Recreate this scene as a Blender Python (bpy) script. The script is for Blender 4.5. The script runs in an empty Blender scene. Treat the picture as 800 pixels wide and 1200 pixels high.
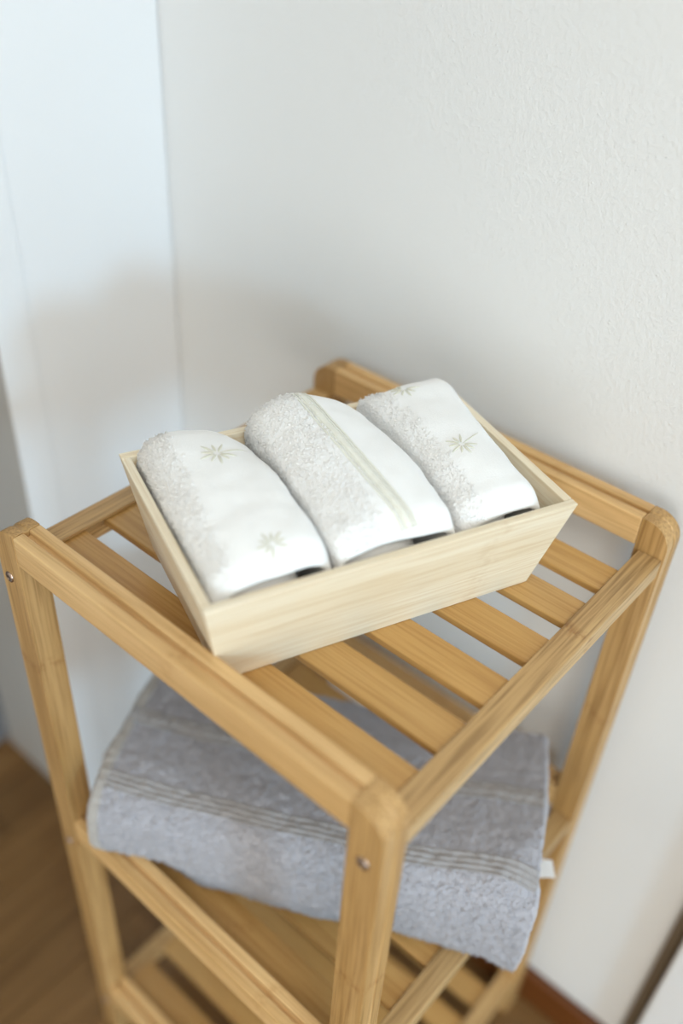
import bpy, bmesh, math, random
from mathutils import Vector, Matrix, noise
from mathutils.bvhtree import BVHTree
random.seed(7)
S = bpy.context.scene
COL = S.collection
H0 = 0.738                       # height of the shelf unit above the floor

# ------------------------------------------------------------------ camera
cam_d = bpy.data.cameras.new('camera'); cam = bpy.data.objects.new('camera', cam_d); COL.objects.link(cam)
R_ = Vector((0.65579424, -0.75318168, 0.05149044)); U_ = Vector((0.43859313, 0.43561974, 0.78604803)); F_ = Vector((0.61446723, 0.49290242, -0.61601723))
M = Matrix.Identity(4)
for i in range(3):
    M[i][0] = R_[i]; M[i][1] = U_[i]; M[i][2] = -F_[i]
M.translation = Vector((-0.22649771, -0.14024935, 0.40146749 + H0))
cam.matrix_world = M
cam_d.sensor_fit = 'VERTICAL'; cam_d.sensor_height = 36.0; cam_d.sensor_width = 24.0
cam_d.lens = 1092.63 / 1200 * 36.0
cam_d.clip_start = 0.02
cam_d.dof.use_dof = True; cam_d.dof.focus_distance = 0.625; cam_d.dof.aperture_fstop = 1.8
S.camera = cam

# ------------------------------------------------------------------ light
S.view_settings.view_transform = 'Standard'; S.view_settings.look = 'None'
S.view_settings.gamma = 1.0; S.view_settings.use_curve_mapping = False
S.view_settings.exposure = 0.15
w = bpy.data.worlds.new('daylight'); S.world = w; w.use_nodes = True
w.node_tree.nodes['Background'].inputs[0].default_value = (0.80, 0.90, 1.0, 1)
w.node_tree.nodes['Background'].inputs[1].default_value = 1.0
def area(name, loc, target, sx, sy, power, col):
    d = bpy.data.lights.new(name, 'AREA'); d.shape = 'RECTANGLE'; d.size = sx; d.size_y = sy; d.energy = power; d.color = col
    o = bpy.data.objects.new(name, d); COL.objects.link(o); o.location = loc
    o.rotation_euler = (Vector(target) - Vector(loc)).to_track_quat('-Z', 'Y').to_euler()
    return o
# blue sky seen through the window of the wall behind the camera
area('sky_daylight', (-1.65, -4.62, 1.58), (-1.65, 0, 1.45), 0.62, 0.62, 84, (0.42, 0.73, 1.0))
# added broad, warm fill light through an invented opening in the left wall
area('side_fill_light', (-2.84, -2.0, 1.05), (0, -2.0, 1.05), 2.4, 1.9, 41, (1.0, 0.945, 0.83))
# added warm fill light from above, through an invented ceiling opening
area('roof_fill_light', (-0.95, -1.25, 2.66), (-0.95, -1.25, 0), 1.15, 1.15, 29, (1.0, 0.95, 0.85))

# ------------------------------------------------------------------ materials
def mk(name):
    m = bpy.data.materials.new(name); m.use_nodes = True
    nt = m.node_tree; return m, nt, nt.nodes['Principled BSDF']
def nd(nt, t, **kw):
    n = nt.nodes.new(t)
    for k, v in kw.items(): setattr(n, k, v)
    return n
def bamboo(name, axis, c_dark, c_mid, c_light, rough=0.42, node_gap=0.23, vary=0.10, streak=1.0):
    m, nt, b = mk(name); L = nt.links.new
    tc = nd(nt, 'ShaderNodeTexCoord'); oi = nd(nt, 'ShaderNodeObjectInfo')
    cmb = nd(nt, 'ShaderNodeVectorMath', operation='MULTIPLY_ADD')
    k = [1, 1, 1]
    L(tc.outputs['Object'], cmb.inputs[0]); cmb.inputs[1].default_value = k
    rv = nd(nt, 'ShaderNodeCombineXYZ')
    mul = nd(nt, 'ShaderNodeMath', operation='MULTIPLY'); mul.inputs[1].default_value = 17.3
    L(oi.outputs['Random'], mul.inputs[0])
    for i in range(3): L(mul.outputs[0], rv.inputs[i])
    L(rv.outputs[0], cmb.inputs[2])
    def grain(along, across, detail):
        mp = nd(nt, 'ShaderNodeMapping'); s = [across] * 3; s[axis] = along; mp.inputs['Scale'].default_value = s
        L(cmb.outputs[0], mp.inputs['Vector'])
        n = nd(nt, 'ShaderNodeTexNoise'); n.inputs['Scale'].default_value = 1; n.inputs['Detail'].default_value = detail
        L(mp.outputs[0], n.inputs['Vector']); return n
    broad = grain(3.0, 55, 2); fine = grain(14, 520, 3)
    r1 = nd(nt, 'ShaderNodeValToRGB'); e = r1.color_ramp.elements
    e[0].position = 0.30; e[0].color = (*c_dark, 1); e[1].position = 0.72; e[1].color = (*c_light, 1)
    q = r1.color_ramp.elements.new(0.5); q.color = (*c_mid, 1)
    L(broad.outputs['Fac'], r1.inputs[0])
    r2 = nd(nt, 'ShaderNodeValToRGB'); e = r2.color_ramp.elements
    g = 1 - 0.30 * streak
    e[0].position = 0.36; e[0].color = (g, g * 0.93, g * 0.84, 1); e[1].position = 0.56; e[1].color = (1, 1, 1, 1)
    L(fine.outputs['Fac'], r2.inputs[0])
    mx = nd(nt, 'ShaderNodeMix', data_type='RGBA', blend_type='MULTIPLY'); mx.inputs[0].default_value = 1
    L(r1.outputs[0], mx.inputs[6]); L(r2.outputs[0], mx.inputs[7])
    # culm nodes: short darker bars across the grain
    sp = nd(nt, 'ShaderNodeSeparateXYZ'); L(tc.outputs['Object'], sp.inputs[0])
    jit = grain(1.2, 60, 0)
    a1 = nd(nt, 'ShaderNodeMath', operation='MULTIPLY_ADD'); a1.inputs[1].default_value = 1 / node_gap
    L(sp.outputs[axis], a1.inputs[0]); L(oi.outputs['Random'], a1.inputs[2])
    a1b = nd(nt, 'ShaderNodeMath', operation='MULTIPLY_ADD'); a1b.inputs[1].default_value = 0.10
    L(jit.outputs['Fac'], a1b.inputs[0]); L(a1.outputs[0], a1b.inputs[2])
    a2 = nd(nt, 'ShaderNodeMath', operation='FRACT'); L(a1b.outputs[0], a2.inputs[0])
    a3 = nd(nt, 'ShaderNodeMath', operation='SUBTRACT'); a3.inputs[1].default_value = 0.5; L(a2.outputs[0], a3.inputs[0])
    a4 = nd(nt, 'ShaderNodeMath', operation='ABSOLUTE'); L(a3.outputs[0], a4.inputs[0])
    r3 = nd(nt, 'ShaderNodeMapRange'); r3.inputs['From Min'].default_value = 0.0; r3.inputs['From Max'].default_value = 0.032
    r3.inputs['To Min'].default_value = 1.0; r3.inputs['To Max'].default_value = 0.0; L(a4.outputs[0], r3.inputs['Value'])
    spot = grain(160, 260, 2)
    r4 = nd(nt, 'ShaderNodeMapRange'); r4.inputs['From Min'].default_value = 0.42; r4.inputs['From Max'].default_value = 0.6
    L(spot.outputs['Fac'], r4.inputs['Value'])
    a5 = nd(nt, 'ShaderNodeMath', operation='MULTIPLY'); L(r3.outputs[0], a5.inputs[0]); L(r4.outputs[0], a5.inputs[1])
    a6 = nd(nt, 'ShaderNodeMath', operation='MULTIPLY'); a6.inputs[1].default_value = 0.55 * streak; L(a5.outputs[0], a6.inputs[0])
    m2 = nd(nt, 'ShaderNodeMix', data_type='RGBA', blend_type='MULTIPLY'); L(a6.outputs[0], m2.inputs[0])
    L(mx.outputs[2], m2.inputs[6]); m2.inputs[7].default_value = (0.62, 0.45, 0.28, 1)
    # each piece a slightly different tone
    hv = nd(nt, 'ShaderNodeHueSaturation')
    r5 = nd(nt, 'ShaderNodeMapRange'); r5.inputs['To Min'].default_value = 1 - vary; r5.inputs['To Max'].default_value = 1 + vary
    L(oi.outputs['Random'], r5.inputs['Value']); L(r5.outputs[0], hv.inputs['Value']); L(m2.outputs[2], hv.inputs['Color'])
    L(hv.outputs[0], b.inputs['Base Color'])
    b.inputs['Roughness'].default_value = rough; b.inputs['Specular IOR Level'].default_value = 0.45
    bp = nd(nt, 'ShaderNodeBump'); bp.inputs['Strength'].default_value = 0.12; bp.inputs['Distance'].default_value = 0.0006
    L(fine.outputs['Fac'], bp.inputs['Height']); L(bp.outputs[0], b.inputs['Normal'])
    return m
RAIL = dict(c_dark=(0.58, 0.35, 0.14), c_mid=(0.69, 0.44, 0.195), c_light=(0.77, 0.52, 0.25))
CROSS = dict(c_dark=(0.47, 0.285, 0.115), c_mid=(0.57, 0.365, 0.16), c_light=(0.67, 0.45, 0.215), streak=1.35)
SLAT = dict(c_dark=(0.47, 0.265, 0.085), c_mid=(0.53, 0.31, 0.105), c_light=(0.59, 0.355, 0.13))
BOX = dict(c_dark=(0.80, 0.68, 0.49), c_mid=(0.86, 0.76, 0.58), c_light=(0.89, 0.81, 0.65))
LEG = dict(c_dark=(0.43, 0.245, 0.085), c_mid=(0.51, 0.305, 0.118), c_light=(0.60, 0.375, 0.16))
rail = [bamboo('bamboo_cross_rail', 0, **CROSS), bamboo('bamboo_side_rail', 1, **RAIL, streak=0.6)]
leg_m = bamboo('bamboo_leg', 2, **LEG)
slat_m = bamboo('bamboo_slat', 1, **SLAT, rough=0.36, node_gap=0.29, streak=0.5)
box_m = [bamboo('pale_bamboo_' + 'xy'[a], a, **BOX, rough=0.45, node_gap=0.30, vary=0.02, streak=0.35) for a in range(2)]

def plaster(name, col, bump=0.5, rough=0.7):
    m, nt, b = mk(name); L = nt.links.new
    tc = nd(nt, 'ShaderNodeTexCoord')
    n1 = nd(nt, 'ShaderNodeTexNoise'); n1.inputs['Scale'].default_value = 260; n1.inputs['Detail'].default_value = 3
    n2 = nd(nt, 'ShaderNodeTexVoronoi'); n2.inputs['Scale'].default_value = 150
    n3 = nd(nt, 'ShaderNodeTexNoise'); n3.inputs['Scale'].default_value = 6; n3.inputs['Detail'].default_value = 3
    for n in (n1, n2, n3): L(tc.outputs['Object'], n.inputs['Vector'])
    r = nd(nt, 'ShaderNodeMapRange'); r.inputs['From Min'].default_value = 0.0; r.inputs['From Max'].default_value = 0.16
    r.inputs['To Min'].default_value = 0.45; r.inputs['To Max'].default_value = 0.0; L(n2.outputs['Distance'], r.inputs['Value'])
    ad = nd(nt, 'ShaderNodeMath', operation='ADD'); L(n1.outputs['Fac'], ad.inputs[0]); L(r.outputs[0], ad.inputs[1])
    bp = nd(nt, 'ShaderNodeBump'); bp.inputs['Strength'].default_value = bump; bp.inputs['Distance'].default_value = 0.0012
    L(ad.outputs[0], bp.inputs['Height']); L(bp.outputs[0], b.inputs['Normal'])
    mx = nd(nt, 'ShaderNodeMix', data_type='RGBA'); L(n3.outputs['Fac'], mx.inputs[0])
    mx.inputs[6].default_value = (*[c * 0.975 for c in col], 1); mx.inputs[7].default_value = (*col, 1)
    L(mx.outputs[2], b.inputs['Base Color']); b.inputs['Roughness'].default_value = rough
    return m
wall_m = plaster('white_roller_painted_plaster', (0.80, 0.80, 0.79), 0.44)
paint_m = plaster('smooth_white_paint', (0.82, 0.82, 0.82), 0.06, 0.45)
beige_m = plaster('beige_wall_paint', (0.62, 0.56, 0.48), 0.2)
strip_m = plaster('brown_strip_paint', (0.18, 0.135, 0.09), 0.05, 0.5)
stub_panel_m = plaster('taupe_panel_paint', (0.52, 0.50, 0.465), 0.06, 0.5)
ceil_m = plaster('ceiling_white', (0.85, 0.85, 0.84), 0.2)
door_m = plaster('grey_door_paint', (0.20, 0.20, 0.21), 0.05, 0.5)

def cloth(name, col, bump_scale, bump, sheen=0.4, rough=0.95, var=0.06, sss=0.0):
    m, nt, b = mk(name); L = nt.links.new
    tc = nd(nt, 'ShaderNodeTexCoord')
    n1 = nd(nt, 'ShaderNodeTexNoise'); n1.inputs['Scale'].default_value = bump_scale; n1.inputs['Detail'].default_value = 3
    n2 = nd(nt, 'ShaderNodeTexNoise'); n2.inputs['Scale'].default_value = bump_scale * 0.12; n2.inputs['Detail'].default_value = 2
    L(tc.outputs['Object'], n1.inputs['Vector']); L(tc.outputs['Object'], n2.inputs['Vector'])
    mx = nd(nt, 'ShaderNodeMix', data_type='RGBA'); L(n2.outputs['Fac'], mx.inputs[0])
    mx.inputs[6].default_value = (*[c * (1 - var) for c in col], 1); mx.inputs[7].default_value = (*[min(1, c * (1 + var)) for c in col], 1)
    L(mx.outputs[2], b.inputs['Base Color'])
    b.inputs['Roughness'].default_value = rough; b.inputs['Specular IOR Level'].default_value = 0.1
    b.inputs['Sheen Weight'].default_value = sheen; b.inputs['Sheen Roughness'].default_value = 0.5
    if sss:
        b.inputs['Subsurface Weight'].default_value = sss; b.inputs['Subsurface Radius'].default_value = (1, 0.9, 0.8); b.inputs['Subsurface Scale'].default_value = 0.004
    bp = nd(nt, 'ShaderNodeBump'); bp.inputs['Strength'].default_value = bump; bp.inputs['Distance'].default_value = 0.001
    L(n1.outputs['Fac'], bp.inputs['Height']); L(bp.outputs[0], b.inputs['Normal'])
    return m
velour_m = cloth('white_velour', (0.90, 0.89, 0.87), 900, 0.25, var=0.01)
wterry_m = cloth('white_terry', (0.91, 0.895, 0.87), 500, 0.4, var=0.02)
thread_m = cloth('sage_beige_thread', (0.70, 0.68, 0.56), 1500, 0.4, var=0.04)
grey_m = cloth('grey_terry', (0.41, 0.405, 0.44), 420, 0.6, var=0.08)
gband_m = cloth('grey_woven_band', (0.34, 0.325, 0.325), 900, 0.3, var=0.04)
bthread_m = cloth('pale_sage_thread', (0.80, 0.785, 0.69), 1500, 0.3, var=0.03)
hem_m = cloth('grey_beige_hem', (0.40, 0.375, 0.35), 900, 0.3, var=0.04)
tag_m = cloth('white_label', (0.82, 0.81, 0.80), 900, 0.1)
brown_tag_m = cloth('brownish_label', (0.52, 0.42, 0.38), 900, 0.1)
metal_m, nt, b = mk('bronzed_steel'); b.inputs['Base Color'].default_value = (0.46, 0.36, 0.31, 1); b.inputs['Metallic'].default_value = 1; b.inputs['Roughness'].default_value = 0.28
dark_m, nt, b = mk('screw_socket_dark'); b.inputs['Base Color'].default_value = (0.03, 0.025, 0.02, 1); b.inputs['Roughness'].default_value = 0.5
parq = bamboo('oak_parquet', 0, c_dark=(0.17, 0.085, 0.026), c_mid=(0.22, 0.115, 0.038), c_light=(0.27, 0.145, 0.052), rough=0.42, node_gap=5, vary=0.16, streak=0.7)
base_m = bamboo('orange_brown_baseboard', 1, c_dark=(0.115, 0.032, 0.005), c_mid=(0.14, 0.042, 0.007), c_light=(0.17, 0.055, 0.010), rough=0.4, node_gap=9, vary=0.02, streak=0.6)

# ------------------------------------------------------------------ helpers
def obj(name, bm, m, parent=None, smooth=False, recentre=True, bevel=0, seg=2, recalc=True):
    if recalc: bmesh.ops.recalc_face_normals(bm, faces=bm.faces)
    me = bpy.data.meshes.new(name)
    c = Vector((0, 0, 0))
    if recentre and len(bm.verts):
        lo = Vector([min(v.co[i] for v in bm.verts) for i in range(3)]); hi = Vector([max(v.co[i] for v in bm.verts) for i in range(3)])
        c = (lo + hi) / 2
        for v in bm.verts: v.co -= c
    bm.to_mesh(me); bm.free(); me.materials.append(m)
    for p in me.polygons: p.use_smooth = smooth
    o = bpy.data.objects.new(name, me); COL.objects.link(o); o.location = c
    if parent: o.parent = parent
    if bevel:
        md = o.modifiers.new('bevel', 'BEVEL'); md.width = bevel; md.segments = seg; md.limit_method = 'ANGLE'; md.angle_limit = math.radians(35)
        for p in me.polygons: p.use_smooth = True
        wn = o.modifiers.new('wn', 'WEIGHTED_NORMAL'); wn.keep_sharp = True
    return o
def box_bm(x0, x1, y0, y1, z0, z1, bm=None):
    bm = bm or bmesh.new()
    v = [bm.verts.new((x, y, z)) for z in (z0, z1) for x, y in ((x0, y0), (x1, y0), (x1, y1), (x0, y1))]
    for f in ((0, 1, 2, 3), (4, 5, 6, 7), (0, 1, 5, 4), (1, 2, 6, 5), (2, 3, 7, 6), (3, 0, 4, 7)): bm.faces.new([v[i] for i in f])
    return bm
def tag(o, label, cat, group=None):
    o['label'] = label; o['category'] = cat
    if group: o['group'] = group
    return o
def struct(o, label=None):
    o['kind'] = 'structure'
    if label: o['label'] = label
    return o
def empty(name, loc, rz=0):
    o = bpy.data.objects.new(name, None); COL.objects.link(o); o.location = loc; o.rotation_euler = (0, 0, rz); o.empty_display_size = 0.05; return o

# ------------------------------------------------------------------ the room
XW, YB = 0.360, 0.570            # face of the right wall, face of the wall stub behind the shelf
X0, Y0, ZC = -2.7, -4.5, 2.5     # far walls of the room
fl = struct(obj('floor', box_bm(X0 - .1, XW + .1, Y0 - .1, 0.95, -0.06, -0.0025), parq), 'brown wooden parquet floor laid in herringbone')
# parquet blocks laid in herringbone around the shelf
PL, PW = 0.28, 0.07
pbm = box_bm(-PL / 2 + .0006, PL / 2 - .0006, -PW / 2 + .0006, PW / 2 - .0006, -0.0022, 0.0)
pmesh = bpy.data.meshes.new('plank'); bmesh.ops.recalc_face_normals(pbm, faces=pbm.faces); pbm.to_mesh(pmesh); pbm.free(); pmesh.materials.append(parq)
RX0, RX1, RY0, RY1 = -1.35, XW + .04, -1.80, 0.945
seen = set()
for i in range(-34, 35):
    for m_ in range(-12, 13):
        for n_ in range(-7, 8):
            for kind in (0, 1):
                # zigzag rows step by (PW, PW); rows repeat by (PL, -PL) and by (0, 2 PL)
                bx = i * PW + m_ * PL; by = i * PW - m_ * PL + n_ * 2 * PL
                if kind == 0: x_, y_, hx, hy = bx + PL / 2, by + PW / 2, PL / 2, PW / 2
                else: x_, y_, hx, hy = bx + PW / 2, by + PW + PL / 2, PW / 2, PL / 2
                key = (round(x_, 3), round(y_, 3), kind)
                if key in seen or not (RX0 < x_ - hx and x_ + hx < RX1 + .055 and RY0 < y_ - hy and y_ + hy < RY1): continue
                seen.add(key)
                o = bpy.data.objects.new('plank', pmesh); COL.objects.link(o); o.parent = fl
                o.location = (x_ - fl.location.x, y_ - fl.location.y, -fl.location.z); o.rotation_euler = (0, 0, kind * math.pi / 2)
print('planks', len(seen))
struct(obj('wall_right', box_bm(XW, XW + .10, Y0 - .1, 0.95, 0, ZC), wall_m), 'white roller painted wall beside the shelf')
struct(obj('wall_back', box_bm(0.155, XW, YB, 0.76, 0, ZC), paint_m, bevel=.004), 'narrow white wall stub behind the shelf')
struct(obj('stub_panel', box_bm(0.1515, 0.1548, YB + .002, 0.7598, 0, 2.06), stub_panel_m, bevel=.001), 'added taupe grey panel on the side of the wall stub')  # panel added to darken the side face of the white stub
struct(obj('trim_1', box_bm(0.151, 0.187, YB - .0016, YB - .0002, 0, 2.06), paint_m, bevel=.0006), 'white casing strip on the edge of the wall stub')
bm = box_bm(X0, -0.22, YB, 0.76, 0, ZC); box_bm(-0.22, 0.155, YB, 0.76, 2.06, ZC, bm)
struct(obj('wall_back_left', bm, beige_m))
d1 = struct(obj('door_1', box_bm(-0.22, 0.155, 0.765, 0.805, 0.003, 2.06), door_m, bevel=.002), 'dark grey door at the back of the doorway')
VY0, VY1, VZ0, VZ1 = -3.25, -0.75, 0.03, 2.05
bm = box_bm(X0 - .1, X0, Y0 - .1, VY0, 0, ZC); box_bm(X0 - .1, X0, VY1, 0.95, 0, ZC, bm); box_bm(X0 - .1, X0, VY0, VY1, 0, VZ0, bm); box_bm(X0 - .1, X0, VY0, VY1, VZ1, ZC, bm)
struct(obj('wall_left', bm, beige_m))
KX0, KX1, KY0, KY1 = -1.55, -0.35, -1.85, -0.65
bm = box_bm(X0 - .1, KX0, Y0 - .1, 0.95, ZC, ZC + .1); box_bm(KX1, XW + .1, Y0 - .1, 0.95, ZC, ZC + .1, bm)
box_bm(KX0, KX1, Y0 - .1, KY0, ZC, ZC + .1, bm); box_bm(KX0, KX1, KY1, 0.95, ZC, ZC + .1, bm)
struct(obj('ceiling', bm, ceil_m))
WX0, WX1, WZ0, WZ1 = -2.10, -1.20, 1.10, 2.06
bm = box_bm(X0, WX0, Y0 - .1, Y0, 0, ZC); box_bm(WX1, XW, Y0 - .1, Y0, 0, ZC, bm); box_bm(WX0, WX1, Y0 - .1, Y0, 0, WZ0, bm); box_bm(WX0, WX1, Y0 - .1, Y0, WZ1, ZC, bm)
struct(obj('wall_front', bm, paint_m))
wn = struct(empty('window_1', ((WX0 + WX1) / 2, Y0 - .05, WZ0)), 'white framed window in the wall opposite the shelf')
def wpart(name, *a): o = obj(name, box_bm(*a), paint_m, bevel=.003); o.location -= wn.location; o.parent = wn
fw = 0.05
wpart('window_frame', WX0, WX0 + fw, Y0 - .09, Y0 - .02, WZ0, WZ1); wpart('window_frame', WX1 - fw, WX1, Y0 - .09, Y0 - .02, WZ0, WZ1)
wpart('window_frame', WX0 + fw, WX1 - fw, Y0 - .09, Y0 - .02, WZ0, WZ0 + fw); wpart('window_frame', WX0 + fw, WX1 - fw, Y0 - .09, Y0 - .02, WZ1 - fw, WZ1)
wpart('window_sill', WX0 - .05, WX1 + .05, Y0 + .001, Y0 + .12, WZ0 - .03, WZ0)
wn = struct(empty('fill_opening_side', (X0 - .05, (VY0 + VY1) / 2, VZ0)), 'added white framed opening in the left wall for fill light')  # frame of the opening invented for the side fill light
wpart('window_frame', X0 - .09, X0 - .02, VY0, VY0 + fw, VZ0, VZ1); wpart('window_frame', X0 - .09, X0 - .02, VY1 - fw, VY1, VZ0, VZ1)
wpart('window_frame', X0 - .09, X0 - .02, VY0 + fw, VY1 - fw, VZ0, VZ0 + fw); wpart('window_frame', X0 - .09, X0 - .02, VY0 + fw, VY1 - fw, VZ1 - fw, VZ1)
wpart('window_frame', X0 - .09, X0 - .02, (VY0 + VY1) / 2 - fw / 2, (VY0 + VY1) / 2 + fw / 2, VZ0 + fw, VZ1 - fw)
wn = struct(empty('fill_opening_roof', ((KX0 + KX1) / 2, (KY0 + KY1) / 2, ZC + .02)), 'added white framed opening in the ceiling for fill light')  # frame of the ceiling opening invented for the fill light above
wpart('window_frame', KX0, KX0 + fw, KY0, KY1, ZC + .02, ZC + .09); wpart('window_frame', KX1 - fw, KX1, KY0, KY1, ZC + .02, ZC + .09)
wpart('window_frame', KX0 + fw, KX1 - fw, KY0, KY0 + fw, ZC + .02, ZC + .09); wpart('window_frame', KX0 + fw, KX1 - fw, KY1 - fw, KY1, ZC + .02, ZC + .09)
# door beside the shelf on the right wall: casing and leaf
struct(obj('trim_2', box_bm(XW - .022, XW - .0002, -0.172, -0.126, 0, 2.06), paint_m, bevel=.003), 'white door casing on the right wall')
struct(obj('brown_strip', box_bm(XW - .006, XW - .0002, -0.1255, -0.113, 0, 2.06), strip_m, bevel=.002), 'brown strip beside the white casing')  # thin dark brown strip along the edge of the casing
d2 = struct(obj('door_2', box_bm(XW - .010, XW - .0002, -0.98, -0.178, 0.004, 2.06), paint_m, bevel=.002), 'white door leaf beside the casing')
struct(obj('baseboard_right', box_bm(XW - .012, XW - .0002, -0.1125, YB - .0002, 0, 0.055), base_m, bevel=.002), 'orange brown wooden baseboard')

# ------------------------------------------------------------------ the bamboo shelf unit
W, L, T, LW, RH = 0.3415, 0.340, 0.0215, 0.0235, 0.0245
SH = tag(empty('bamboo_shelf', (0, 0, 0)), 'honey coloured bamboo shelf unit with slatted tiers standing in the corner', 'shelf')
GW, GD = 0.0044, 0.0044          # groove running round the outside of each side frame
def slices(poly, inset, u0, u1, GD=GD):
    """extrude a (y,z) outline from u0 to u1, with a groove where 'inset' moves the outline inwards"""
    um = (u0 + u1) / 2; bm = bmesh.new()
    us = [(u0, 0), (um - GW / 2, 0), (um - GW / 2 + .0004, 1), (um + GW / 2 - .0004, 1), (um + GW / 2, 0), (u1, 0)]
    rings = []
    for u, f in us:
        rings.append([bm.verts.new((u, y + (dy * GD if f else 0), z + (dz * GD if f else 0))) for (y, z), (dy, dz) in zip(poly, inset)])
    n = len(poly)
    for a, b_ in zip(rings, rings[1:]):
        for i in range(n): bm.faces.new((a[i], a[(i + 1) % n], b_[(i + 1) % n], b_[i]))
    bm.faces.new(rings[0]); bm.faces.new(rings[-1])
    return bm
def leg(u0, side):
    R = 0.0185; poly = []; ins = []
    poly.append((LW, 0)); ins.append((0, 0)); poly.append((LW, H0)); ins.append((0, -1))
    for k in range(9):
        a = math.pi / 2 + k / 8 * math.pi / 2
        poly.append((R + R * math.cos(a), H0 - R + R * math.sin(a))); ins.append((-math.cos(a), -math.sin(a)))
    poly.append((0, 0)); ins.append((1, 0))
    if side: poly = [(L - y, z) for y, z in poly]; ins = [(-a, b_) for a, b_ in ins]
    return obj('leg', slices(poly, ins, u0, u0 + T, .0007), leg_m, SH, bevel=.0011)
TIER = [H0, H0 - 0.320, H0 - 0.630]
for u0 in (0, W - T):
    leg(u0, 0); leg(u0, 1)
    for zt in TIER:
        poly = [(LW + .0002, zt - RH), (L - LW - .0002, zt - RH), (L - LW - .0002, zt), (LW + .0002, zt)]
        obj('side_rail', slices(poly, [(0, 0), (0, 0), (0, -1), (0, -1)], u0, u0 + T), rail[1], SH, bevel=.0011)
CT, CB, CI = 0.0265, 0.0420, 0.0195      # cross rails: top and bottom below the frame top, width
ST, SK = 0.0300, 0.0062                   # slats: top below the frame top, thickness
EDGES = [(0.2932 - .0145 * 1), 0.2464 - .0145, 0.1986 - .0145, 0.1507 - .0145, 0.1044 - .0145, 0.0589 - .0145]
for zt in TIER:
    for s in (0, 1):
        g0, g1 = zt - ST - SK - .0004, zt - ST + .0004
        poly = [(.0010, zt - CB), (CI, zt - CB), (CI, g0), (CI - .005, g0), (CI - .005, g1), (CI, g1), (CI, zt - CT), (.0010, zt - CT)]
        if s: poly = [(L - y, z) for y, z in poly]
        bm = bmesh.new(); ra = [bm.verts.new((T + .0002, y, z)) for y, z in poly]; rb = [bm.verts.new((W - T - .0002, y, z)) for y, z in poly]
        for i in range(len(poly)): bm.faces.new((ra[i], ra[(i + 1) % 8], rb[(i + 1) % 8], rb[i]))
        for r_ in (ra, rb): bm.faces.new(r_)
        obj('cross_rail', bm, rail[0], SH, bevel=.0009)
SW, SL = 0.0285, L - 2 * CI + 0.008
s0 = obj('slat', box_bm(-SW / 2, SW / 2, -SL / 2, SL / 2, -SK / 2, SK / 2), slat_m, SH, bevel=.0012)
first = True
for zt in TIER:
    for u in EDGES:
        o = s0 if first else s0.copy()
        if not first: COL.objects.link(o)
        first = False
        o.parent = SH; o.location = (u, L / 2, zt - ST - SK / 2)
def screw(y, z):
    bm = bmesh.new(); n = 20
    prof = [(0.0044, 0.0006), (0.0044, -0.0002), (0.0040, -0.0009), (0.0030, -0.0013), (0.0019, -0.0013), (0.0016, -0.0005), (0.0, -0.0005)]
    rings = [[bm.verts.new((x, y + r * math.cos(2 * math.pi * k / n), z + r * math.sin(2 * math.pi * k / n))) for k in range(n)] for r, x in prof[:-1]]
    for a, b_ in zip(rings, rings[1:]):
        for k in range(n): bm.faces.new((a[k], a[(k + 1) % n], b_[(k + 1) % n], b_[k]))
    bm.faces.new(rings[-1]); bm.faces.new(rings[0])
    o = obj('screw', bm, metal_m, SH, smooth=True)
    bm = bmesh.new(); bmesh.ops.create_circle(bm, cap_ends=True, segments=6, radius=0.0017, matrix=Matrix.Rotation(math.pi / 2, 4, 'Y'))
    for v in bm.verts: v.co += Vector((-0.0008, y, z))
    ex = bmesh.ops.extrude_face_region(bm, geom=bm.faces[:])
    for v in [g for g in ex['geom'] if isinstance(g, bmesh.types.BMVert)]: v.co.x += .0003
    k = obj('hex_socket', bm, dark_m, o); k.location -= o.location
for zt in TIER:
    screw(0.0117, zt - .043); screw(L - 0.0090, zt - .043)

# ------------------------------------------------------------------ the tray
A, B, HT, EA, EB, TH = 0.2525, 0.164, 0.0755, 0.0135, 0.0160, 0.0062
TRZ = H0 - ST + .0002
TR = tag(empty('bamboo_tray', (0.1567, 0.166, TRZ), -0.3935), 'pale bamboo tray with flared sides on the top tier of the shelf', 'tray')
def half(z): k = z / HT; return A / 2 - EA * (1 - k), B / 2 - EB * (1 - k)
def panel(name, front, s):
    bm = bmesh.new(); vs = []
    for z in (0.0, HT):
        ax, by = half(z)
        if front: c = [(-ax, s * by), (ax, s * by), (ax, s * (by - TH)), (-ax, s * (by - TH))]
        else: c = [(s * ax, -by + TH + .0002), (s * ax, by - TH - .0002), (s * (ax - TH), by - TH - .0002), (s * (ax - TH), -by + TH + .0002)]
        vs.append([bm.verts.new((x, y, z)) for x, y in c])
    for i in range(4): bm.faces.new((vs[0][i], vs[0][(i + 1) % 4], vs[1][(i + 1) % 4], vs[1][i]))
    bm.faces.new(vs[0]); bm.faces.new(vs[1])
    return obj(name, bm, box_m[0] if front else box_m[1], TR, bevel=.0007)
panel('front_panel', True, -1); panel('back_panel', True, 1); panel('side_panel', False, -1); panel('side_panel', False, 1)
ax, by = half(.003)
obj('base_panel', box_bm(-ax + TH + .0006, ax - TH - .0006, -by + TH + .0006, by - TH - .0006, .0006, .0056), box_m[0], TR)

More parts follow.
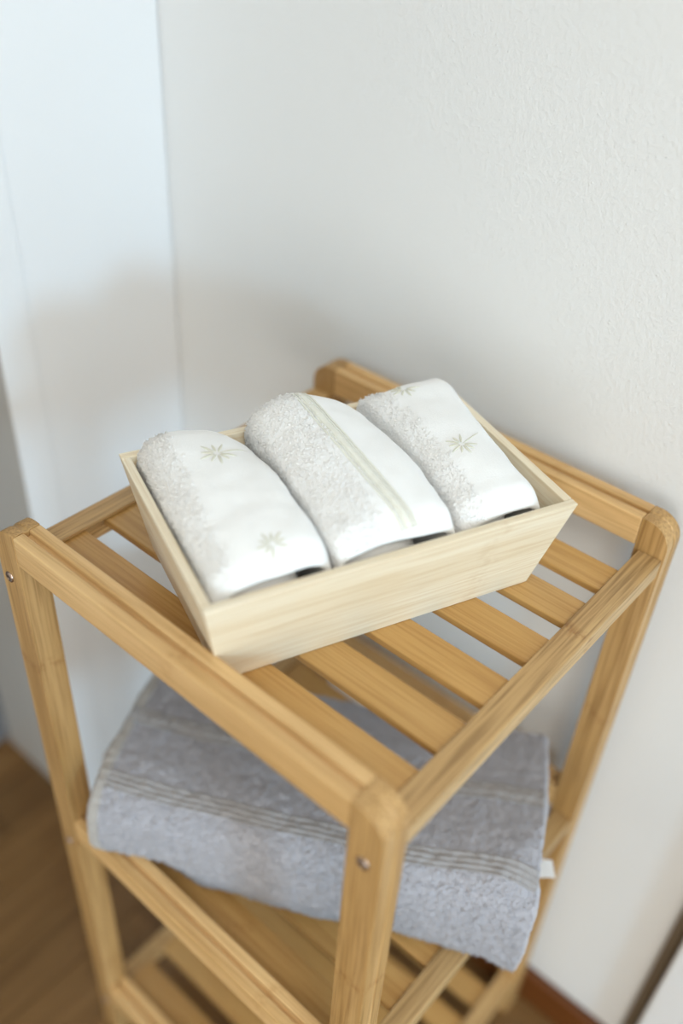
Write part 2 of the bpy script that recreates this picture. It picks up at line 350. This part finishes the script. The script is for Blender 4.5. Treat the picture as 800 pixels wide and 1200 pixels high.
# ------------------------------------------------------------------ cloth helpers
def catmull(P, n):
    out = []; m = len(P)
    for i in range(m - 1):
        p0, p1, p2, p3 = P[max(i - 1, 0)], P[i], P[i + 1], P[min(i + 2, m - 1)]
        for k in range(n):
            t = k / n
            out.append(tuple(0.5 * (2 * b_ + (c - a) * t + (2 * a - 5 * b_ + 4 * c - d) * t * t + (3 * b_ - a - 3 * c + d) * t ** 3) for a, b_, c, d in zip(p0, p1, p2, p3)))
    out.append(tuple(P[-1])); return out
def sheet(G, th, amp, freq, seed, lip=0.35, rough=0.0):
    """thick cloth sheet over a grid of points G[i][j]; returns bmesh (outer skin, inner skin, rounded rim)"""
    n, m = len(G), len(G[0])
    G = [[Vector(p) for p in row] for row in G]
    def nrm(i, j):
        a = G[min(i + 1, n - 1)][j] - G[max(i - 1, 0)][j]; b_ = G[i][min(j + 1, m - 1)] - G[i][max(j - 1, 0)]
        v = a.cross(b_); return v.normalized() if v.length > 1e-12 else Vector((0, 0, 1))
    N = [[nrm(i, j) for j in range(m)] for i in range(n)]
    sv = Vector((seed * 3.1, seed * 1.7, seed))
    O = [[G[i][j] + N[i][j] * (amp * (noise.noise(G[i][j] * freq + sv) + 0.5 * noise.noise(G[i][j] * freq * 2.3 + sv))) for j in range(m)] for i in range(n)]
    if rough:
        for i in range(n):
            for j in range(m): O[i][j] = O[i][j] + N[i][j] * rough * (noise.noise(G[i][j] * 170 + sv) + .6 * noise.noise(G[i][j] * 360 + sv))
    I = [[O[i][j] - N[i][j] * th for j in range(m)] for i in range(n)]
    bm = bmesh.new()
    vo = [[bm.verts.new(p) for p in r] for r in O]; vi = [[bm.verts.new(p) for p in r] for r in I]
    for i in range(n - 1):
        for j in range(m - 1):
            bm.faces.new((vo[i][j], vo[i + 1][j], vo[i + 1][j + 1], vo[i][j + 1])); bm.faces.new((vi[i][j], vi[i][j + 1], vi[i + 1][j + 1], vi[i + 1][j]))
    loop = [(i, 0) for i in range(n)] + [(n - 1, j) for j in range(1, m)] + [(i, m - 1) for i in range(n - 2, -1, -1)] + [(0, j) for j in range(m - 2, 0, -1)]
    rim = []
    for (i, j) in loop:
        ii = 1 if i == 0 else (n - 2 if i == n - 1 else i); jj = 1 if j == 0 else (m - 2 if j == m - 1 else j)
        d = (O[i][j] - O[ii][jj]); d = d.normalized() if d.length > 1e-9 else Vector()
        rim.append([bm.verts.new(O[i][j] * (1 - f) + I[i][j] * f + d * th * lip * math.sin(math.pi * f)) for f in (0.25, 0.5, 0.75)])
    K = len(loop)
    for k in range(K):
        i, j = loop[k]; a, b_ = loop[(k + 1) % K]
        q0 = [vo[i][j]] + rim[k] + [vi[i][j]]; q1 = [vo[a][b_]] + rim[(k + 1) % K] + [vi[a][b_]]
        for x in range(4): bm.faces.new((q0[x], q0[x + 1], q1[x + 1], q1[x]))
    return bm, O, N
NR = []
def tufts(O, N, keep, spacing, length, radius, curl, seed, stray=.10):
    """short cotton loops standing on a skin"""
    rnd = random.Random(seed); bm = bmesh.new(); n, m = len(O), len(O[0]); NR.clear()
    for i in range(n - 1):
        for j in range(m - 1):
            a = (O[i + 1][j] - O[i][j]); b_ = (O[i][j + 1] - O[i][j]); ar = a.cross(b_).length
            k = ar / spacing ** 2; k = int(k) + (1 if rnd.random() < k - int(k) else 0)
            for _ in range(k):
                s, t = rnd.random(), rnd.random()
                if rnd.random() > keep((i + s) / (n - 1), (j + t) / (m - 1)): continue
                p = O[i][j] + a * s + b_ * t; nn = N[i][j]
                l = length * rnd.uniform(.5, 1.4); r = radius * rnd.uniform(.7, 1.3)
                if rnd.random() < stray: l *= 2.6; r *= .3
                lean = Vector((rnd.gauss(0, 1), rnd.gauss(0, 1), rnd.gauss(0, 1))) * curl
                ax_ = (nn + lean); ax_.normalize()
                t1 = ax_.orthogonal().normalized(); t1.rotate(Matrix.Rotation(rnd.uniform(0, 6.28), 3, ax_)); t2 = ax_.cross(t1)
                base = [bm.verts.new(p - nn * .0006 + (t1 * math.cos(x) + t2 * math.sin(x)) * r * .8) for x in (0, 2.094, 4.189)]
                mid = [bm.verts.new(p + ax_ * l * .6 + (t1 * math.cos(x + .5) + t2 * math.sin(x + .5)) * r) for x in (0, 2.094, 4.189)]
                top = bm.verts.new(p + ax_ * l + t1 * r * .6)
                for v_, own in [(q, .25) for q in base] + [(q, .45) for q in mid] + [(top, .3)]:
                    d_ = v_.co - p - ax_ * l * .4; d_ = d_.normalized() if d_.length > 1e-9 else nn
                    NR.append((nn * (1 - own) + d_ * own).normalized())
                for x in range(3):
                    y = (x + 1) % 3
                    bm.faces.new((base[x], base[y], mid[y], mid[x])); bm.faces.new((mid[x], mid[y], top))
    return bm

# ------------------------------------------------------------------ white towels in the tray (tray coordinates: a along the tray, b to its back)
z_floor = 0.0062
def tz(z): return z + ST              # heights measured from the frame top, as tray heights
def cloth_towel(name, label, st_back, st_mid, st_front, ends, seed, core):
    root = empty(name, (0, 0, 0)); root.location = TR.matrix_basis @ Vector((0, 0, 0)); root.rotation_euler = TR.rotation_euler
    tag(root, label, 'towel', 'white towels in the tray')
    PB, PM, PF = [catmull(p, 7) for p in (st_back, st_mid, st_front)]
    n = len(PB); mcount = 41; G = []
    for i in range(n):
        row = []
        for j in range(mcount):
            t = j / (mcount - 1) * 2 - 1                       # -1 front .. +1 back
            wb, wm, wf = t * (t + 1) / 2, 1 - t * t, t * (t - 1) / 2
            a = PB[i][0] * wb + PM[i][0] * wm + PF[i][0] * wf
            z = PB[i][1] * wb + PM[i][1] * wm + PF[i][1] * wf
            k = max(0, min(1, tz(z) / HT))
            ext = 0.0555 + 0.0155 * k
            wob = 0.0022 * noise.noise(Vector((a * 45, seed, t * .5)))
            y = t * ext + (wob if abs(t) > .6 else 0) * abs(t)
            # the ends turn down a little
            drop = 0.0075 * max(0, abs(t) - .82) ** 1.5 / .18 ** 1.5 * (1.0 if t < 0 else .5)
            if z > 0.01: z -= drop
            row.append((a, y, max(tz(z), z_floor)))
        G.append(row)
    bm, O, N = sheet(G, 0.0055, 0.0012, 40, seed)
    bmesh.ops.recalc_face_normals(bm, faces=bm.faces)
    bvh = BVHTree.FromBMesh(bm)
    o = obj('velour_wrap', bm, velour_m, root, smooth=True, recentre=False)
    sd = o.modifiers.new('sub', 'SUBSURF'); sd.levels = 1; sd.render_levels = 1
    # inner fold, shorter and narrower, seen in the open ends
    (ca0, ca1, czt, cy0, cy1) = core
    C = []
    for k in range(25):
        ph = 2 * math.pi * k / 24
        r_ = []
        for j in range(15):
            t = j / 14 * 2 - 1; rr = (1 - abs(t) ** 10) ** .5 * .3 + .7
            cx = (ca0 + ca1) / 2; hx = (ca1 - ca0) / 2; zc = (tz(czt) + z_floor + .002) / 2; hz = (tz(czt) - z_floor - .002) / 2
            se = lambda v: math.copysign(abs(v) ** .6, v)
            p = Vector((cx + hx * rr * se(math.cos(ph)), cy0 + (cy1 - cy0) * j / 14, zc + hz * rr * se(math.sin(ph))))
            r_.append(p + Vector((0, 0, 1)) * .001 * noise.noise(p * 60))
        C.append(r_)
    bm = bmesh.new(); V = [[bm.verts.new(p) for p in r_] for r_ in C[:-1]]
    for i in range(24):
        for j in range(14): bm.faces.new((V[i][j], V[(i + 1) % 24][j], V[(i + 1) % 24][j + 1], V[i][j + 1]))
    bm.faces.new([V[i][0] for i in range(24)]); bm.faces.new([V[i][14] for i in range(24)])
    obj('inner_fold', bm, wterry_m, root, smooth=True, recentre=False)
    return root, O, N, bvh
def drape(bvh, a, b_, lift):
    h = bvh.ray_cast(Vector((a, b_, .3)), Vector((0, 0, -1)))
    return (h[0] + h[1] * lift if h[0] is not None else None), (h[1] if h[0] is not None else None)
def flower(root, bvh, a, b_, size, rot, stem=True):
    """embroidered spray: a fan of narrow stitched petals and a stem"""
    bm = bmesh.new()
    def stitch(p0, p1, wd):
        n = 7; rings = []
        for k in range(n):
            t = k / (n - 1); x = p0[0] + (p1[0] - p0[0]) * t; y = p0[1] + (p1[1] - p0[1]) * t
            d = Vector((p1[0] - p0[0], p1[1] - p0[1], 0)).normalized(); s_ = Vector((-d.y, d.x, 0))
            wv = wd * max(.25, math.sin(math.pi * (0.12 + .8 * t)))
            c, nn = drape(bvh, x, y, 0.0)
            if c is None: return
            rings.append([bm.verts.new(c + s_ * wv * math.cos(q) + nn * (wv * .55 * math.sin(q) + .0001)) for q in (-.3, .6, 1.57, 2.54, 3.44)])
        for r0, r1 in zip(rings, rings[1:]):
            for q in range(5): bm.faces.new((r0[q], r0[(q + 1) % 5], r1[(q + 1) % 5], r1[q]))
        bm.faces.new(rings[0]); bm.faces.new(rings[-1])
    nP = 9
    for k in range(nP):
        an = rot + math.radians(40 + k * 280 / (nP - 1))
        l = size * (1.0 if k % 2 == 0 else .82)
        stitch((a + .18 * size * math.cos(an), b_ + .18 * size * math.sin(an)), (a + l * math.cos(an), b_ + l * math.sin(an)), size * .085)
    if stem: stitch((a + .1 * size * math.cos(rot), b_ + .1 * size * math.sin(rot)), (a + 1.9 * size * math.cos(rot), b_ + 1.9 * size * math.sin(rot)), size * .05)
    if len(bm.verts): obj('flower_embroidery', bm, thread_m, root, smooth=True, recentre=False)
def pile_part(root, O, N, keep, spacing, length, radius, curl, seed, m):
    p = obj('terry_pile', tufts(O, N, keep, spacing, length, radius, curl, seed), m, root, smooth=True, recentre=False, recalc=False); p['kind'] = 'stuff'; p.data.normals_split_custom_set_from_vertices([tuple(v) for v in NR]); return p

FZ = -0.0235
# profile points (a, z) from the left foot over the top to the right foot
t1, O1, N1, b1 = cloth_towel('white_towel', 'white towel with two sage flowers, fluffy side against the tray end',
    [(-.104, FZ), (-.110, .005), (-.117, .040), (-.112, .060), (-.095, .066), (-.072, .061), (-.050, .047), (-.040, .030), (-.038, .004), (-.038, FZ)],
    [(-.104, FZ), (-.110, .005), (-.117, .038), (-.113, .053), (-.098, .061), (-.074, .063), (-.050, .059), (-.0415, .046), (-.039, .006), (-.038, FZ)],
    [(-.104, FZ), (-.110, .005), (-.117, .034), (-.113, .046), (-.100, .053), (-.078, .056), (-.054, .055), (-.042, .042), (-.039, .006), (-.038, FZ)],
    0, 1, (-.108, -.058, .044, -.0675, .05))
t2, O2, N2, b2 = cloth_towel('white_towel', 'white towel with a woven sage band, humped between the two flowered ones',
    [(-.034, FZ), (-.035, .010), (-.042, .048), (-.035, .066), (-.014, .075), (.014, .068), (.034, .054), (.040, .034), (.036, .004), (.036, FZ)],
    [(-.034, FZ), (-.036, .010), (-.041, .050), (-.034, .060), (-.014, .068), (.014, .068), (.038, .060), (.045, .045), (.038, .004), (.036, FZ)],
    [(-.034, FZ), (-.036, .010), (-.040, .043), (-.034, .053), (-.014, .056), (.012, .056), (.034, .053), (.0415, .043), (.038, .004), (.036, FZ)],
    0, 2, (-.034, .022, .046, -.066, .05))
t3, O3, N3, b3 = cloth_towel('white_towel', 'white towel with sage flowers, squarely folded with a hollow front fold',
    [(.040, FZ), (.041, .010), (.044, .045), (.050, .058), (.070, .061), (.095, .063), (.113, .062), (.117, .045), (.110, .005), (.104, FZ)],
    [(.040, FZ), (.043, .010), (.049, .046), (.056, .056), (.072, .061), (.092, .061), (.107, .056), (.112, .042), (.108, .005), (.104, FZ)],
    [(.040, FZ), (.043, .010), (.045, .038), (.051, .048), (.068, .052), (.088, .053), (.102, .051), (.108, .041), (.106, .005), (.104, FZ)],
    0, 3, (.050, .092, .043, -.064, .05))
def left_side(lo, hi):
    def f(s, t):
        x = s * 9
        if x < lo: return 0
        if x > hi: return max(0, 1 - (x - hi) / .35)
        return 1
    return f
pile_part(t1, O1, N1, left_side(1.2, 3.7), .0019, .0008, .0012, .35, 11, wterry_m)
pile_part(t2, O2, N2, left_side(1.2, 4.15), .0019, .0007, .0012, .35, 12, wterry_m)
pile_part(t3, O3, N3, left_side(1.2, 3.5), .0019, .0007, .0012, .35, 13, wterry_m)
flower(t1, b1, -.075, .033, .0125, math.radians(15)); flower(t1, b1, -.075, -.056, .0100, math.radians(-70))
flower(t3, b3, .079, -.013, .0110, math.radians(25)); flower(t3, b3, .077, .062, .0115, math.radians(20), False)
# woven band with raised cords down the middle towel
bm = bmesh.new()
def cord(off, wd, ht):
    prev = None
    for k in range(60):
        b_ = .070 - k / 59 * .138
        c = -.003 + off + .012 * (k / 59) ** 1.5
        r_ = []
        for q in (-1, -.5, 0, .5, 1):
            p, nn = drape(b2, c + q * wd, b_, .0002 + ht * (1 - q * q) * (1 if ht < .0004 else .65 + .35 * math.sin(k * 2.1)))
            if p is None: r_ = None; break
            r_.append(bm.verts.new(p))
        if r_ and prev:
            for x in range(4): bm.faces.new((prev[x], prev[x + 1], r_[x + 1], r_[x]))
        prev = r_
cord(0, .0026, .0009); cord(-.0050, .0009, .0007); cord(.0050, .0009, .0007); cord(-.0030, .0006, .0005); cord(.0032, .0006, .0005)
o = obj('woven_band', bm, bthread_m, t2, smooth=True, recentre=False)
sl = o.modifiers.new('thick', 'SOLIDIFY'); sl.thickness = .0004; sl.offset = -1

# ------------------------------------------------------------------ folded grey towel on the middle tier
zm = TIER[1]
GT = tag(empty('grey_towel', (-0.004, 0.279, zm - CT)), 'thick folded grey terry towel with woven bands on the middle tier', 'towel')
e_ = Vector((.475, -.880, 0)); GT.rotation_euler = (0, 0, math.atan2(e_.y, e_.x))
GLEN, GDEP, GTH = 0.357, 0.165, 0.104
# local frame: x along the front edge (from the left end), y to the back, z up
Rg = Matrix.Rotation(GT.rotation_euler.z, 3, 'Z')
def under(x, y):
    wpt = Rg @ Vector((x, y, 0)) + Vector(GT.location)
    h = 0.0
    u = wpt.x
    if u < .05: h = (CT + .0008) * max(0, min(1, (.046 - u) / .022)); h = h * h * (3 - 2 * h / (CT + .0008)) / (CT + .0008) if h > 0 else 0
    return h
prof = catmull([(GDEP - .004, .010), (GDEP * .6, .0), (.03, .0), (.006, .004), (-.002, .022), (-.004, .052), (.000, .082), (.012, .098), (.032, .1035), (.07, .103), (.115, .099), (GDEP, .090)], 18)
G = []; nx = 200
for i, (y, z) in enumerate(prof):
    row = []
    for j in range(nx):
        s = j / (nx - 1); x = s * GLEN
        hh = under(x, max(y, 0)); k = max(0, 1 - z / .09)
        zz = z + hh * k
        sag = .006 * math.sin(s * math.pi) * (z / GTH) - .006 * max(0, s - .8) / .2 * (z / GTH)
        yy = y + .003 * noise.noise(Vector((s * 5, z * 12, 2)))
        xx = x + (.0016 * noise.noise(Vector((y * 30, z * 30, 5 + s))) if j in (0, 1, nx - 2, nx - 1) else 0)
        over = max(0, min(1, (-(Rg @ Vector((xx, yy, 0)) + Vector(GT.location)).y + .004) / .03))
        row.append((xx, yy, max(zz - sag, hh + .0003) - .012 * over * over))
    G.append(row)
G = G[::-1]
bm, OG, NG = sheet(G, 0.0085, 0.0016, 28, 5, rough=.0015)
o = obj('terry_wrap', bm, grey_m, GT, smooth=True, recentre=False)
n_p = len(prof)
# which stretch of the profile is band: measured by depth y on the top side
def is_band(i):
    y, z = prof[::-1][max(0, min(n_p - 1, int(i * (n_p - 1))))]
    return z > .085 and (.014 < y < .030 or .078 < y < .098)
def keepg(s, t): return 0 if is_band(s) or t < .020 else 1
pile_part(GT, OG, NG, keepg, .0024, .0009, .0014, .30, 21, grey_m)
# woven bands: smooth strips with raised ribs
bm = bmesh.new()
prev = None
for i in range(n_p):
    s = i / (n_p - 1)
    if not is_band(s + 1e-6): prev = None; continue
    r_ = [bm.verts.new(OG[i][j] + NG[i][j] * (.0002 + (.0011 if i % 4 in (0, 1) else 0))) for j in range(0, nx)]
    if prev:
        for j in range(nx - 1): bm.faces.new((prev[j], prev[j + 1], r_[j + 1], r_[j]))
    prev = r_
o = obj('woven_band', bm, gband_m, GT, smooth=True, recentre=False)
sl = o.modifiers.new('thick', 'SOLIDIFY'); sl.thickness = .0008; sl.offset = -1
# stitched hem at the left end
bm = bmesh.new(); prev = None
for i in range(n_p):
    r_ = [bm.verts.new(OG[i][0] * (1 - f) + OG[i][4] * f + NG[i][0] * h_) for f, h_ in ((-.12, -.001), (.0, .0012), (.25, .0008), (.5, .0014), (.75, .0008), (1.0, .0014), (1.25, .0002))]
    if prev:
        for j in range(6): bm.faces.new((prev[j], prev[j + 1], r_[j + 1], r_[j]))
    prev = r_
o = obj('hem', bm, hem_m, GT, smooth=True, recentre=False)
sl = o.modifiers.new('thick', 'SOLIDIFY'); sl.thickness = .0008; sl.offset = -1
# inner layers, set back from the ends
for k, (z0, z1, back) in enumerate(((.0135, .050, .007), (.051, .084, .010))):
    pr2 = []
    for q in range(29):
        ph = math.pi / 2 + q / 28 * math.pi
        pr2.append((.026 + .016 * math.cos(ph), (z0 + z1) / 2 + (z1 - z0) / 2 * math.sin(ph)))
    pts = [(GDEP - .012, z1)] + pr2 + [(GDEP - .012, z0)]
    bm = bmesh.new(); rings = []
    for j in range(40):
        x = back + (GLEN - 2 * back) * j / 39
        rings.append([bm.verts.new((x, y, z - .005 * math.sin(j / 39 * math.pi) * z / GTH - .006 * max(0, j / 39 - .8) / .2 * z / GTH + under(x, y) * max(0, 1 - z / .1) * .8)) for y, z in pts])
    for a, b_ in zip(rings, rings[1:]):
        for q in range(len(pts)): bm.faces.new((a[q], a[(q + 1) % len(pts)], b_[(q + 1) % len(pts)], b_[q]))
    bm.faces.new(rings[0]); bm.faces.new(rings[-1])
    obj('inner_fold', bm, grey_m, GT, smooth=True, recentre=False)
# sewn labels
def label_part(name, c, sx, sy, rot, m):
    bm = box_bm(-sx / 2, sx / 2, -sy / 2, sy / 2, -.0004, .0004)
    bmesh.ops.subdivide_edges(bm, edges=bm.edges[:], cuts=3, use_grid_fill=True)
    for v in bm.verts: v.co.z += .002 * math.sin(v.co.x / sx * 3)
    bmesh.ops.transform(bm, matrix=Matrix.Translation(c) @ Matrix.Rotation(rot[2], 4, 'Z') @ Matrix.Rotation(rot[1], 4, 'Y') @ Matrix.Rotation(rot[0], 4, 'X'), verts=bm.verts[:])
    return obj(name, bm, m, GT, recentre=False)
label_part('care_label', (GLEN + .009, .070, .040), .024, .016, (0, .15, .2), tag_m)
label_part('loop_label', (-.008, .060, .074), .018, .012, (.2, -.3, .1), brown_tag_m)
